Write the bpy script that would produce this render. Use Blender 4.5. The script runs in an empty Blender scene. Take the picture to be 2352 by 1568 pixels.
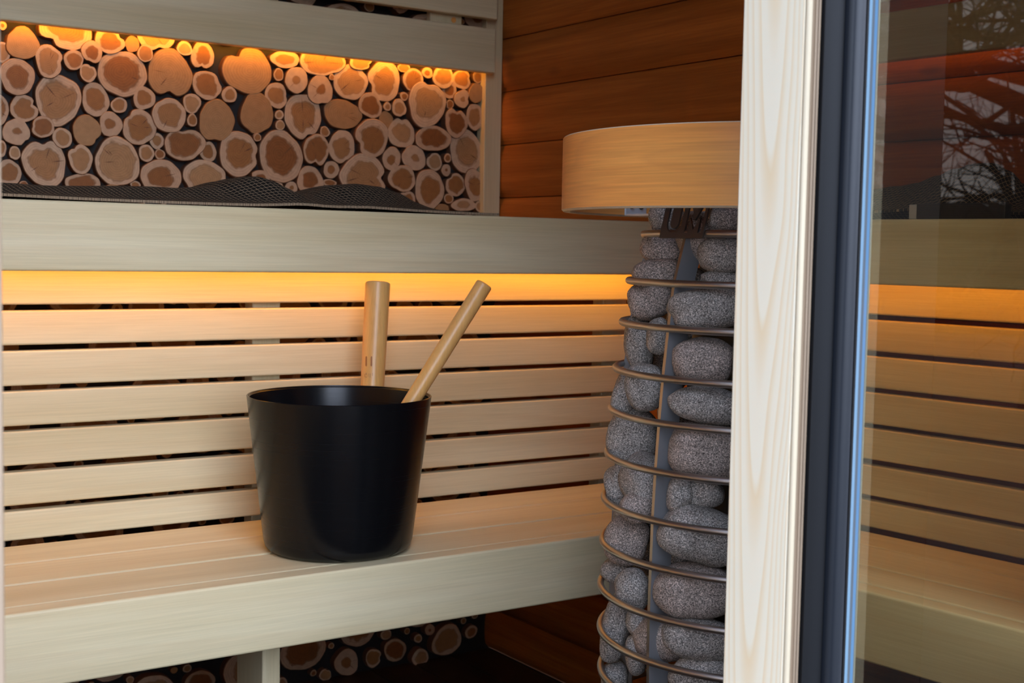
import bpy, bmesh, math, random
from mathutils import Vector, Matrix, noise
random.seed(7)
C = bpy.context.scene.collection
PI = math.pi
# ------------------------------------------------------------------ camera
W, H, F = 2352, 1568, 3023.4
YAW, PIT, ROL = math.radians(34.2016), math.radians(4.0357), math.radians(1.1049)
EYE = 0.85
def cam_axes():
    cy, sy = math.cos(YAW), math.sin(YAW)
    fwd = Vector((sy, cy, 0)); right = Vector((cy, -sy, 0)); up = Vector((0, 0, 1))
    c, s = math.cos(PIT), math.sin(PIT)
    f2 = fwd*c - up*s; u2 = fwd*s + up*c
    c, s = math.cos(ROL), math.sin(ROL)
    return right*c + u2*s, u2*c - right*s, f2
AX = cam_axes()
def ray(px, py):
    return AX[0]*((px-W/2)/F) - AX[1]*((py-H/2)/F) + AX[2]
def on(px, py, axis, val):              # measured photo point -> point on a plane of the room
    d = ray(px, py); v = val-EYE if axis == 2 else val
    t = v/d[axis]; p = d*t; p.z += EYE
    return p
cam = bpy.data.cameras.new('camera'); co = bpy.data.objects.new('camera', cam); C.objects.link(co)
m = Matrix((AX[0], AX[1], -AX[2])).transposed().to_4x4(); m.translation = (0, 0, EYE)
co.matrix_world = m
cam.sensor_width = 36; cam.lens = F/W*36; cam.clip_start = 0.02
cam.dof.use_dof = True; cam.dof.focus_distance = 1.45; cam.dof.aperture_fstop = 14
bpy.context.scene.camera = co

# ------------------------------------------------------------------ materials
def newmat(name):
    m = bpy.data.materials.new(name); m.use_nodes = True
    nt = m.node_tree; b = nt.nodes['Principled BSDF']
    return m, nt, b
def node(nt, typ, **kw):
    n = nt.nodes.new(typ)
    for k, v in kw.items():
        if k in n.inputs.keys(): n.inputs[k].default_value = v
        else: setattr(n, k, v)
    return n
def ramp(nt, stops):
    r = nt.nodes.new('ShaderNodeValToRGB'); e = r.color_ramp.elements
    while len(e) < len(stops): e.new(0.5)
    for i, (p, c) in enumerate(stops):
        e[i].position = p; e[i].color = (*c, 1) if len(c) == 3 else c
    return r
def plain(name, col, rough=0.5, metal=0.0, spec=0.5):
    m, nt, b = newmat(name)
    b.inputs['Base Color'].default_value = (*col, 1); b.inputs['Roughness'].default_value = rough
    b.inputs['Metallic'].default_value = metal; b.inputs['Specular IOR Level'].default_value = spec
    return m
def wood(name, dark, light, axis='X', rough=0.45, across=16, along=1.1, contrast=(0.3, 0.72), fine=0.12, figure=0.0, figcol=None, bump=0.04, spec=0.35, knots=None, figscale=9, figal=0.35):
    m, nt, b = newmat(name); L = nt.links.new
    tc = node(nt, 'ShaderNodeTexCoord'); oi = node(nt, 'ShaderNodeObjectInfo')
    rv = node(nt, 'ShaderNodeVectorMath', operation='SCALE'); rv.inputs[0].default_value = (37.1, 53.7, 29.3)
    L(oi.outputs['Random'], rv.inputs['Scale'])
    ad = node(nt, 'ShaderNodeVectorMath', operation='ADD'); L(tc.outputs['Object'], ad.inputs[0]); L(rv.outputs[0], ad.inputs[1])
    def mp(al, ac):
        s = [ac, ac, ac]; s['XYZ'.index(axis)] = al
        n = node(nt, 'ShaderNodeMapping'); n.inputs['Scale'].default_value = s; L(ad.outputs[0], n.inputs['Vector']); return n
    n1 = node(nt, 'ShaderNodeTexNoise', Scale=1.0, Detail=5.0, Roughness=0.55, Distortion=0.5)
    L(mp(along, across).outputs[0], n1.inputs['Vector'])
    r1 = ramp(nt, [(contrast[0], dark), (contrast[1], light)]); L(n1.outputs['Fac'], r1.inputs['Fac'])
    col = r1.outputs['Color']
    n2 = node(nt, 'ShaderNodeTexNoise', Scale=1.0, Detail=3.0, Roughness=0.6)
    L(mp(9, 420).outputs[0], n2.inputs['Vector'])
    r2 = ramp(nt, [(0.3, (1-fine,)*3), (0.7, (1, 1, 1))]); L(n2.outputs['Fac'], r2.inputs['Fac'])
    mx = node(nt, 'ShaderNodeMix', data_type='RGBA', blend_type='MULTIPLY'); mx.inputs['Factor'].default_value = 1
    L(col, mx.inputs['A']); L(r2.outputs['Color'], mx.inputs['B']); col = mx.outputs['Result']
    if figure:
        n3 = node(nt, 'ShaderNodeTexNoise', Scale=1.0, Detail=1.5, Roughness=0.4, Distortion=0.15)
        L(mp(figal, figscale).outputs[0], n3.inputs['Vector'])
        mu = node(nt, 'ShaderNodeMath', operation='MULTIPLY'); mu.inputs[1].default_value = 9.0; L(n3.outputs['Fac'], mu.inputs[0])
        fr = node(nt, 'ShaderNodeMath', operation='FRACT'); L(mu.outputs[0], fr.inputs[0])
        r3 = ramp(nt, [(0.0, (0, 0, 0)), (0.62, (.12, .12, .12)), (0.9, (1, 1, 1)), (1.0, (0, 0, 0))]); L(fr.outputs[0], r3.inputs['Fac'])
        mf = node(nt, 'ShaderNodeMath', operation='MULTIPLY'); mf.inputs[1].default_value = figure; L(r3.outputs['Color'], mf.inputs[0])
        m3 = node(nt, 'ShaderNodeMix', data_type='RGBA'); L(mf.outputs[0], m3.inputs['Factor']); L(col, m3.inputs['A']); m3.inputs['B'].default_value = (*figcol, 1)
        col = m3.outputs['Result']
    if knots:
        kc, kal, kac, kr = knots
        vo = node(nt, 'ShaderNodeTexVoronoi', Scale=1.0, Randomness=1.0)
        L(mp(kal, kac).outputs[0], vo.inputs['Vector'])
        rk = ramp(nt, [(0.0, (1, 1, 1)), (kr*0.5, (.75, .75, .75)), (kr, (0, 0, 0))]); L(vo.outputs['Distance'], rk.inputs['Fac'])
        m4 = node(nt, 'ShaderNodeMix', data_type='RGBA'); L(rk.outputs['Color'], m4.inputs['Factor']); L(col, m4.inputs['A']); m4.inputs['B'].default_value = (*kc, 1)
        col = m4.outputs['Result']
    L(col, b.inputs['Base Color'])
    b.inputs['Roughness'].default_value = rough; b.inputs['Specular IOR Level'].default_value = spec
    if bump:
        bp = node(nt, 'ShaderNodeBump', Strength=bump, Distance=0.002); L(n2.outputs['Fac'], bp.inputs['Height']); L(bp.outputs[0], b.inputs['Normal'])
    return m

PALE_D, PALE_L = (.64, .51, .28), (.79, .68, .43)
M = {}
for a in 'XYZ':
    M['pale'+a] = wood('pale_bench_wood_'+a, PALE_D, PALE_L, a, figure=0.22, figcol=(.58, .42, .22), figscale=7)
    M['brown'+a] = wood('brown_stained_pine_'+a, (.34, .095, .014), (.60, .185, .031), a, rough=0.6, spec=.2, across=26, along=1.0, contrast=(.28, .72), fine=.25, bump=.15, figure=.35, figcol=(.28, .075, .011), figscale=16, figal=.5, knots=((.05, .022, .014), 3.4, 9.5, .16))
M['floor'] = wood('dark_floor_wood', (.028, .012, .006), (.055, .024, .012), 'Y', rough=.5, across=10)
M['pine'] = wood('light_pine_door_frame', (.77, .68, .55), (.81, .745, .645), 'Z', rough=.38, figure=.62, figcol=(.78, .55, .31), figscale=15, figal=1.1, across=30, along=1.5, fine=.05, spec=.4)
M['pinedim'] = wood('dimmed_pine', (.56, .46, .31), (.62, .52, .36), 'Z', rough=.45)  # same pine, base colour darkened to offset the bright sky light
M['pineshade'] = wood('shaded_pine', (.25, .175, .11), (.31, .225, .15), 'Z', rough=.5)  # same pine with shade put into its colour, for grooved edge and left post
M['oak'] = wood('oak_veneer', (.88, .33, .075), (.97, .45, .115), 'X', rough=.42, across=30, along=2.6, contrast=(.25, .75), fine=.2, figure=.25, figcol=(.62, .25, .07), figscale=18, figal=1.8)
M['oak_edge'] = wood('pale_plywood_edge', (.66, .50, .32), (.76, .62, .44), 'X', rough=.5)
M['bamboo'] = wood('bamboo_wood', (.72, .345, .09), (.86, .47, .155), 'Z', rough=.33, across=55, along=1.6, fine=.14, contrast=(.25, .75), spec=.5, knots=((.45, .20, .05), 7, 30, .12))
M['bamboo_mark'] = plain('burnt_bamboo_mark', (.36, .13, .035), .6)
M['bamboo_faint'] = plain('faint_burnt_mark', (.50, .25, .085), .6)
M['steel'] = plain('brushed_steel_rod', (.50, .46, .42), .38, 1.0)
M['bar'] = plain('flat_steel_bar', (.30, .30, .305), .48, .35)
M['plate'] = plain('dark_steel_plate', (.16, .13, .11), .42, .7)
M['bracket'] = plain('zinc_bracket', (.66, .68, .70), .4, .4)
M['screw'] = plain('dark_screw', (.03, .03, .03), .5, .5)
M['black'] = plain('black_frame_paint', (.0045, .0045, .005), .55, 0, .22)
M['gasket'] = plain('blue_black_gasket', (.0085, .0105, .0145), .42, 0, .3)
M['spacer'] = plain('glazing_spacer', (.16, .2, .23), .4)
M['skyedge'] = plain('sky_reflection_edge', (.30, .50, .66), .18, 0, .6)  # blue of the reflected sky put into the strip's base colour
M['dark'] = plain('dark_backing', (.018, .013, .011), .8)
M['boxblack'] = plain('black_plastic', (.02, .02, .022), .4)
M['silver'] = plain('silver_plastic', (.5, .5, .52), .35, .3)
M['innersteel'] = plain('dark_heater_core', (.05, .05, .05), .5, .6)
M['fence'] = plain('dark_screen_boards', (.006, .005, .0045), .7, 0, .2)
M['bark'] = plain('grey_brown_bark', (.10, .08, .065), .9)
M['skyedge2'] = plain('deep_sky_reflection_edge', (.16, .34, .55), .15, 0, .7)  # second strip, a deeper sky reflection held in its base colour
M['edgeolive'] = plain('olive_edge_seal', (.20, .20, .15), .4)
M['gloss'] = plain('glossy_dark_panel', (.006, .005, .005), .0, 0, .5)
M['ground'] = plain('pale_gravel_ground', (.21, .20, .185), .95)
M['hedge'] = plain('dark_hedge_leaf', (.02, .025, .015), .9)

def cathedral():
    # flat-sawn pine: nested U shaped growth rings running up the post (object coordinates are metres)
    m, nt, b = newmat('flat_sawn_pine'); L = nt.links.new
    tc = node(nt, 'ShaderNodeTexCoord'); sp = node(nt, 'ShaderNodeSeparateXYZ'); L(tc.outputs['Object'], sp.inputs[0])
    def mt(op, a, c):
        n = node(nt, 'ShaderNodeMath', operation=op)
        for i, q in enumerate((a, c)):
            if isinstance(q, (int, float)): n.inputs[i].default_value = q
            else: L(q, n.inputs[i])
        return n.outputs[0]
    mp = node(nt, 'ShaderNodeMapping'); mp.inputs['Scale'].default_value = (14, 14, 3.2); L(tc.outputs['Object'], mp.inputs['Vector'])
    nz = node(nt, 'ShaderNodeTexNoise', Scale=1.0, Detail=2.0, Roughness=.45); L(mp.outputs[0], nz.inputs['Vector'])
    wob = mt('MULTIPLY', mt('SUBTRACT', nz.outputs['Fac'], .5), .022)
    u = mt('ADD', mt('SUBTRACT', sp.outputs[1], .672), wob)
    f = mt('SUBTRACT', sp.outputs[2], mt('MULTIPLY', mt('MULTIPLY', u, u), 620.0))
    f = mt('ADD', f, mt('MULTIPLY', nz.outputs['Fac'], .22))
    fr = mt('FRACT', mt('MULTIPLY', f, 7.5), 0)
    r = ramp(nt, [(0, (0, 0, 0)), (.45, (.10, .10, .10)), (.80, (.75, .75, .75)), (.9, (1, 1, 1)), (1, (0, 0, 0))]); L(fr, r.inputs['Fac'])
    mx = node(nt, 'ShaderNodeMix', data_type='RGBA'); L(mt('MULTIPLY', r.outputs['Color'], .62), mx.inputs['Factor'])
    mx.inputs['A'].default_value = (.90, .815, .62, 1); mx.inputs['B'].default_value = (.83, .60, .32, 1)
    L(mx.outputs['Result'], b.inputs['Base Color']); b.inputs['Roughness'].default_value = .4; b.inputs['Specular IOR Level'].default_value = .35
    return m
M['post'] = cathedral()
def emis(name, col, s):
    m, nt, b = newmat(name)
    b.inputs['Base Color'].default_value = (.8, .7, .5, 1)
    b.inputs['Emission Color'].default_value = (*col, 1); b.inputs['Emission Strength'].default_value = s
    return m
LED = (1.0, .43, .055)
M['led'] = emis('warm_led_strip', LED, 18.5)
M['ledside'] = emis('warm_led_strip_side_wall', LED, 3.5)
M['ledtop'] = emis('warm_led_strip_behind_backrest', LED, 22)

# brushed black bucket
def bucketmat():
    m, nt, b = newmat('black_brushed_aluminium'); L = nt.links.new
    tc = node(nt, 'ShaderNodeTexCoord'); mp = node(nt, 'ShaderNodeMapping'); mp.inputs['Scale'].default_value = (6, 6, 900)
    L(tc.outputs['Object'], mp.inputs['Vector'])
    n = node(nt, 'ShaderNodeTexNoise', Scale=1.0, Detail=2.0); L(mp.outputs[0], n.inputs['Vector'])
    r = ramp(nt, [(.3, (.235,)*3), (.7, (.275,)*3)]); L(n.outputs['Fac'], r.inputs['Fac']); L(r.outputs['Color'], b.inputs['Roughness'])
    b.inputs['Base Color'].default_value = (.004, .004, .0045, 1); b.inputs['Metallic'].default_value = .0
    b.inputs['Specular IOR Level'].default_value = .32
    bp = node(nt, 'ShaderNodeBump', Strength=.02, Distance=.0005); L(n.outputs['Fac'], bp.inputs['Height']); L(bp.outputs[0], b.inputs['Normal'])
    return m
M['bucket'] = bucketmat()

def stonemat(name, tint):
    m, nt, b = newmat(name); L = nt.links.new
    tc = node(nt, 'ShaderNodeTexCoord')
    n1 = node(nt, 'ShaderNodeTexNoise', Scale=760.0, Detail=2.0, Roughness=.8); L(tc.outputs['Object'], n1.inputs['Vector'])
    r1 = ramp(nt, [(.34, tuple(.06*t for t in tint)), (.46, tuple(.235*t for t in tint)), (.56, tuple(.41*t for t in tint)), (.68, tuple(.85*t for t in tint))]); L(n1.outputs['Fac'], r1.inputs['Fac'])
    n2 = node(nt, 'ShaderNodeTexNoise', Scale=38.0, Detail=3.0); L(tc.outputs['Object'], n2.inputs['Vector'])
    r2 = ramp(nt, [(.3, (.72, .70, .69)), (.7, (1.08, 1.08, 1.1))]); L(n2.outputs['Fac'], r2.inputs['Fac'])
    mx = node(nt, 'ShaderNodeMix', data_type='RGBA', blend_type='MULTIPLY'); mx.inputs['Factor'].default_value = 1
    L(r1.outputs['Color'], mx.inputs['A']); L(r2.outputs['Color'], mx.inputs['B']); L(mx.outputs['Result'], b.inputs['Base Color'])
    b.inputs['Roughness'].default_value = .75; b.inputs['Specular IOR Level'].default_value = .3
    bp = node(nt, 'ShaderNodeBump', Strength=.25, Distance=.0012); L(n1.outputs['Fac'], bp.inputs['Height']); L(bp.outputs[0], b.inputs['Normal'])
    return m
M['stone'] = stonemat('grey_speckled_granite', (1.10, 1.0, .88))
M['stonebrown'] = stonemat('brown_speckled_granite', (1.18, .97, .82))

def glassmat(name, tint):
    m = bpy.data.materials.new(name); m.use_nodes = True; nt = m.node_tree; L = nt.links.new
    for n in list(nt.nodes): nt.nodes.remove(n)
    out = node(nt, 'ShaderNodeOutputMaterial'); tr = node(nt, 'ShaderNodeBsdfTransparent'); gl = node(nt, 'ShaderNodeBsdfGlossy')
    tr.inputs['Color'].default_value = (*tint, 1); gl.inputs['Roughness'].default_value = 0.0
    gl.inputs['Color'].default_value = (.9, .85, .85, 1)
    fr = node(nt, 'ShaderNodeFresnel'); mix = node(nt, 'ShaderNodeMixShader')
    ge = node(nt, 'ShaderNodeNewGeometry'); io = node(nt, 'ShaderNodeMix', data_type='FLOAT')
    io.inputs['A'].default_value = 1.45; io.inputs['B'].default_value = 1/1.45   # same reflectance on both faces of the pane
    L(ge.outputs['Backfacing'], io.inputs['Factor']); L(io.outputs['Result'], fr.inputs['IOR'])
    L(fr.outputs[0], mix.inputs[0]); L(tr.outputs[0], mix.inputs[1]); L(gl.outputs[0], mix.inputs[2]); L(mix.outputs[0], out.inputs[0])
    return m
M['glass'] = glassmat('tinted_glass', (.80, .78, .70)); M['clear'] = glassmat('clear_glass', (.97, .98, .97))

def mirrormat():
    m = bpy.data.materials.new('tinted_mirror_glass'); m.use_nodes = True; nt = m.node_tree; L = nt.links.new
    for n in list(nt.nodes): nt.nodes.remove(n)
    out = node(nt, 'ShaderNodeOutputMaterial'); tr = node(nt, 'ShaderNodeBsdfTransparent'); gl = node(nt, 'ShaderNodeBsdfGlossy')
    tr.inputs['Color'].default_value = (.47, .40, .33, 1); gl.inputs['Roughness'].default_value = 0.0
    gl.inputs['Color'].default_value = (1, .87, .58, 1)
    mix = node(nt, 'ShaderNodeMixShader'); mix.inputs[0].default_value = .46
    L(tr.outputs[0], mix.inputs[1]); L(gl.outputs[0], mix.inputs[2]); L(mix.outputs[0], out.inputs[0])
    return m
M['mirror'] = mirrormat()

def logmat():
    m, nt, b = newmat('log_slice_end_grain'); L = nt.links.new
    at = node(nt, 'ShaderNodeAttribute', attribute_name='ring', attribute_type='GEOMETRY')
    sp = node(nt, 'ShaderNodeSeparateColor'); L(at.outputs['Color'], sp.inputs[0])   # r: radius 0-1, g: random, b: heartwood size
    tc = node(nt, 'ShaderNodeTexCoord')
    n1 = node(nt, 'ShaderNodeTexNoise', Scale=42.0, Detail=3.0); L(tc.outputs['Object'], n1.inputs['Vector'])
    def mt(op, a, bb=None, v=None):
        n = node(nt, 'ShaderNodeMath', operation=op)
        L(a, n.inputs[0])
        if bb is not None: L(bb, n.inputs[1])
        elif v is not None: n.inputs[1].default_value = v
        return n.outputs[0]
    nz = mt('MULTIPLY', mt('SUBTRACT', n1.outputs['Fac'], v=.5), v=.62)
    rr = mt('ADD', sp.outputs[0], nz)
    d = mt('SUBTRACT', rr, sp.outputs[2])                # <0 heartwood
    dm = mt('ADD', mt('MULTIPLY', d, v=9.0), v=.5)
    heart = ramp(nt, [(0, (.24, .088, .024)), (.5, (.33, .145, .046)), (1, (.42, .235, .105))]); L(sp.outputs[1], heart.inputs['Fac'])
    sap = ramp(nt, [(0, (.51, .325, .195)), (1, (.57, .385, .24))]); L(sp.outputs[1], sap.inputs['Fac'])
    mx = node(nt, 'ShaderNodeMix', data_type='RGBA', clamp_factor=True); L(dm, mx.inputs['Factor']); L(heart.outputs['Color'], mx.inputs['A']); L(sap.outputs['Color'], mx.inputs['B'])
    rings = mt('SINE', mt('MULTIPLY', mt('ADD', sp.outputs[0], mt('MULTIPLY', nz, v=.25)), v=62.0))
    rb = mt('ADD', mt('MULTIPLY', rings, v=.07), v=.95)
    n2 = node(nt, 'ShaderNodeTexNoise', Scale=110.0, Detail=3.0); L(tc.outputs['Object'], n2.inputs['Vector'])
    rb2 = mt('MULTIPLY', rb, mt('ADD', mt('MULTIPLY', n2.outputs['Fac'], v=.4), v=.8))
    vm = node(nt, 'ShaderNodeVectorMath', operation='SCALE'); L(mx.outputs['Result'], vm.inputs[0]); L(rb2, vm.inputs['Scale'])
    # darker line where heartwood meets sapwood
    ed = ramp(nt, [(0, (1, 1, 1)), (.40, (1, 1, 1)), (.47, (.70, .66, .62)), (.54, (.88, .86, .84)), (.62, (1, 1, 1))])
    L(mt('ADD', mt('MULTIPLY', d, v=2.0), v=.5), ed.inputs['Fac'])
    me_ = node(nt, 'ShaderNodeMix', data_type='RGBA', blend_type='MULTIPLY'); me_.inputs['Factor'].default_value = 1; L(vm.outputs[0], me_.inputs['A']); L(ed.outputs['Color'], me_.inputs['B'])
    # bark rim
    bk = mt('GREATER_THAN', sp.outputs[0], v=.972)
    m2 = node(nt, 'ShaderNodeMix', data_type='RGBA'); L(bk, m2.inputs['Factor']); L(me_.outputs['Result'], m2.inputs['A']); m2.inputs['B'].default_value = (.13, .055, .028, 1)
    L(m2.outputs['Result'], b.inputs['Base Color']); b.inputs['Roughness'].default_value = .6; b.inputs['Specular IOR Level'].default_value = .25
    return m
M['logs'] = logmat()

def towelmat():
    m, nt, b = newmat('dark_waffle_cloth'); L = nt.links.new
    uv = node(nt, 'ShaderNodeUVMap'); sp = node(nt, 'ShaderNodeSeparateXYZ'); L(uv.outputs[0], sp.inputs[0])
    def tri(o, f, p):
        a = node(nt, 'ShaderNodeMath', operation='MULTIPLY'); a.inputs[1].default_value = f; L(o, a.inputs[0])
        s = node(nt, 'ShaderNodeMath', operation='FRACT'); L(a.outputs[0], s.inputs[0])
        c = node(nt, 'ShaderNodeMath', operation='LESS_THAN'); c.inputs[1].default_value = p; L(s.outputs[0], c.inputs[0]); return c.outputs[0]
    u = tri(sp.outputs[0], 1/.0072, .14); v = tri(sp.outputs[1], 1/.0072, .14)
    mxn = node(nt, 'ShaderNodeMath', operation='MAXIMUM'); L(u, mxn.inputs[0]); L(v, mxn.inputs[1])
    n = node(nt, 'ShaderNodeTexNoise', Scale=700.0); L(uv.outputs[0], n.inputs['Vector'])
    mu = node(nt, 'ShaderNodeMath', operation='MULTIPLY'); L(mxn.outputs[0], mu.inputs[0]); L(n.outputs['Fac'], mu.inputs[1])
    r = ramp(nt, [(0, (.012, .010, .008)), (.3, (.03, .024, .018)), (.62, (.36, .25, .15))]); L(mu.outputs[0], r.inputs['Fac']); L(r.outputs['Color'], b.inputs['Base Color'])
    b.inputs['Roughness'].default_value = .95; b.inputs['Specular IOR Level'].default_value = .1
    bp = node(nt, 'ShaderNodeBump', Strength=.5, Distance=.002); L(mxn.outputs[0], bp.inputs['Height']); L(bp.outputs[0], b.inputs['Normal'])
    return m
M['towel'] = towelmat()

# ------------------------------------------------------------------ mesh helpers
def box(bm, x0, x1, y0, y1, z0, z1, bev=0.0, seg=2):
    vs = [bm.verts.new((x, y, z)) for x in (x0, x1) for y in (y0, y1) for z in (z0, z1)]
    fs = [(0, 1, 3, 2), (4, 6, 7, 5), (0, 4, 5, 1), (2, 3, 7, 6), (0, 2, 6, 4), (1, 5, 7, 3)]
    faces = [bm.faces.new([vs[i] for i in f]) for f in fs]
    if bev:
        es = list({e for f in faces for e in f.edges})
        bmesh.ops.bevel(bm, geom=es, offset=bev, segments=seg, profile=.5, affect='EDGES')
def tube(bm, pts, rad, n=12, closed=False, caps=True):
    pts = [Vector(p) for p in pts]; N = len(pts); rings = []
    rads = rad if isinstance(rad, (list, tuple)) else [rad]*N
    prev = None
    for i, p in enumerate(pts):
        a = pts[(i-1) % N] if (closed or i > 0) else p
        b = pts[(i+1) % N] if (closed or i < N-1) else p
        t = (b-a).normalized()
        if prev is None:
            ref = Vector((0, 0, 1)) if abs(t.z) < .9 else Vector((1, 0, 0))
            u = t.cross(ref).normalized()
        else:
            u = (prev - t*prev.dot(t)).normalized()
        prev = u; w = t.cross(u)
        rings.append([bm.verts.new(p+(u*math.cos(2*PI*k/n)+w*math.sin(2*PI*k/n))*rads[i]) for k in range(n)])
    for i in range(N if closed else N-1):
        r0, r1 = rings[i], rings[(i+1) % N]
        for k in range(n): bm.faces.new((r0[k], r0[(k+1) % n], r1[(k+1) % n], r1[k]))
    if not closed and caps:
        bm.faces.new(rings[0][::-1]); bm.faces.new(rings[-1])
def lathe(bm, prof, n=96, close=True):
    rings = []
    for r, z in prof:
        rings.append([bm.verts.new((r*math.cos(2*PI*k/n), r*math.sin(2*PI*k/n), z)) for k in range(n)] if r > 1e-6 else [bm.verts.new((0, 0, z))])
    for a, b in zip(rings, rings[1:]):
        for k in range(n):
            if len(a) == 1 and len(b) == 1: continue
            if len(a) == 1: bm.faces.new((a[0], b[k], b[(k+1) % n]))
            elif len(b) == 1: bm.faces.new((a[k], a[(k+1) % n], b[0]))
            else: bm.faces.new((a[k], a[(k+1) % n], b[(k+1) % n], b[k]))
def smooth_by_angle(me, deg=35):
    for p in me.polygons: p.use_smooth = True
    me.set_sharp_from_angle(angle=math.radians(50 if deg == 35 else deg))
def obj(name, bm, mat, parent=None, smooth=True, deg=35, recalc=True, flat=None):
    if recalc: bmesh.ops.recalc_face_normals(bm, faces=bm.faces)
    if parent is not None:
        off = Vector((0, 0, 0)); p = parent
        while p is not None: off += p.location; p = p.parent
        bmesh.ops.translate(bm, verts=bm.verts, vec=-off)
    me = bpy.data.meshes.new(name); bm.to_mesh(me); bm.free()
    for mm in (mat if isinstance(mat, list) else [mat]): me.materials.append(mm)
    if smooth: smooth_by_angle(me, deg)
    o = bpy.data.objects.new(name, me); C.objects.link(o)
    if parent is not None: o.parent = parent
    if flat or (flat is None and smooth and deg == 35):      # broad faces stay flat, only the rounded edges shade smoothly
        w_ = o.modifiers.new('weighted_normal', 'WEIGHTED_NORMAL'); w_.keep_sharp = True; w_.weight = 100; w_.mode = 'FACE_AREA'
    return o
def thing(name, label, cat, loc=(0, 0, 0), group=None):
    o = bpy.data.objects.new(name, None); C.objects.link(o); o.location = loc; o.empty_display_size = .05
    return tag(o, label, cat, group)
def tag(o, label, cat, group=None, kind=None):
    o['label'] = label; o['category'] = cat
    if group: o['group'] = group
    if kind: o['kind'] = kind
    return o
def struct(name, bm, mat, label, cat='wall', smooth=True):
    o = obj(name, bm, mat, smooth=smooth); o['kind'] = 'structure'; o['label'] = label; o['category'] = cat
    return o
def B(*a, **k):
    bm = bmesh.new(); box(bm, *a, **k); return bm

# ------------------------------------------------------------------ room dimensions (camera stands at x=y=0)
YW, XW, XL = 2.30, 1.507, -0.655          # log wall, plank wall on the right, left wall
YF0, YF1 = 0.632, 0.70                   # outer and inner face of the front frame
CEIL = 2.05
SKY0, SKY1 = 2.15, 8.6
def z(r): return EYE+r
# ------------------------------------------------------------------ floor, ceiling, walls
bm = bmesh.new()
x = XL
while x < XW+.12:
    box(bm, x, min(x+.092, XW+.12), YF0, YW+.1, -.03, 0, .003, 1); x += .0945
struct('floor', bm, M['floor'], 'dark brown wooden floor boards under the benches', 'floor')
bm = bmesh.new(); box(bm, XL-.1, XW+.12, YF0-.05, YW+.1, CEIL, CEIL+.05)
struct('ceiling', bm, M['brownX'], 'brown board ceiling of the sauna', 'ceiling')

def planks_x(bm, xw, y0, y1, zs, th=.1, out=1):      # boards along Y on a wall at x = xw, rounded profile, out=+1: body beyond xw
    for a, b in zip(zs, zs[1:]):
        n = 8; cols = []
        for i in range(n+1):
            t = i/n; s = abs(2*t-1)
            d = .009*(s**6)+.0025*s*s
            cols.append((a+.001+(b-a-.002)*t, xw+out*d))
        v0 = [bm.verts.new((xx, y0, zz)) for zz, xx in cols]; v1 = [bm.verts.new((xx, y1, zz)) for zz, xx in cols]
        for i in range(n): bm.faces.new((v0[i], v0[i+1], v1[i+1], v1[i]))
        b0 = [bm.verts.new((xw+out*th, yy, zz)) for yy, zz in ((y0, a+.001), (y0, b-.001), (y1, b-.001), (y1, a+.001))]
        bm.faces.new((v0[0], v1[0], b0[3], b0[0])); bm.faces.new((v0[-1], b0[1], b0[2], v1[-1]))
        bm.faces.new(v0[::-1]+[b0[0], b0[1]][::1][::-1][::-1]) if False else None
    box(bm, xw+out*(th*.25), xw+out*th, y0, y1, zs[0], zs[-1])
def lattice(first, pitch, lo, hi):
    k = math.floor((first-lo)/pitch); a = first-k*pitch; r = []
    while a < hi+pitch: r.append(max(lo, min(hi, a))); a += pitch
    if r[0] > lo: r.insert(0, lo)
    return [v for i, v in enumerate(r) if i == 0 or v > r[i-1]+1e-4]
# joints of the right wall measured in the photo
jA = [on(1135, 212, 0, XW).z, on(1134, 335, 0, XW).z, on(1131.6, 453.7, 0, XW).z]
pA = (jA[0]-jA[2])/2
bm = bmesh.new(); planks_x(bm, XW, YF0, YW+.1, lattice((jA[1]+jA[2]+pA)/2, pA, 0, CEIL))
struct('wall_right', bm, M['brownY'], 'right wall of dark orange brown pine boards behind the stone heater', 'wall')
bm = bmesh.new(); planks_x(bm, XL, YF0, YW+.1, lattice((jA[1]+jA[2]+pA)/2, pA, 0, CEIL), out=-1)
struct('wall_left', bm, M['brownY'], 'left wall of brown pine boards', 'wall')
# front wall left of the door opening, above the door, right of the glass
PX = dict(post=1686, bead0=1824, bead1=1837, brown=1862, gask0=1918, gask1=1972, glass=1995)
ROW = 700
xp = on(PX['post'], ROW, 1, YF1).x                 # reveal face of the right jamb
xl = on(8, 784, 1, YF0).x                          # right edge of the left jamb
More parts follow.
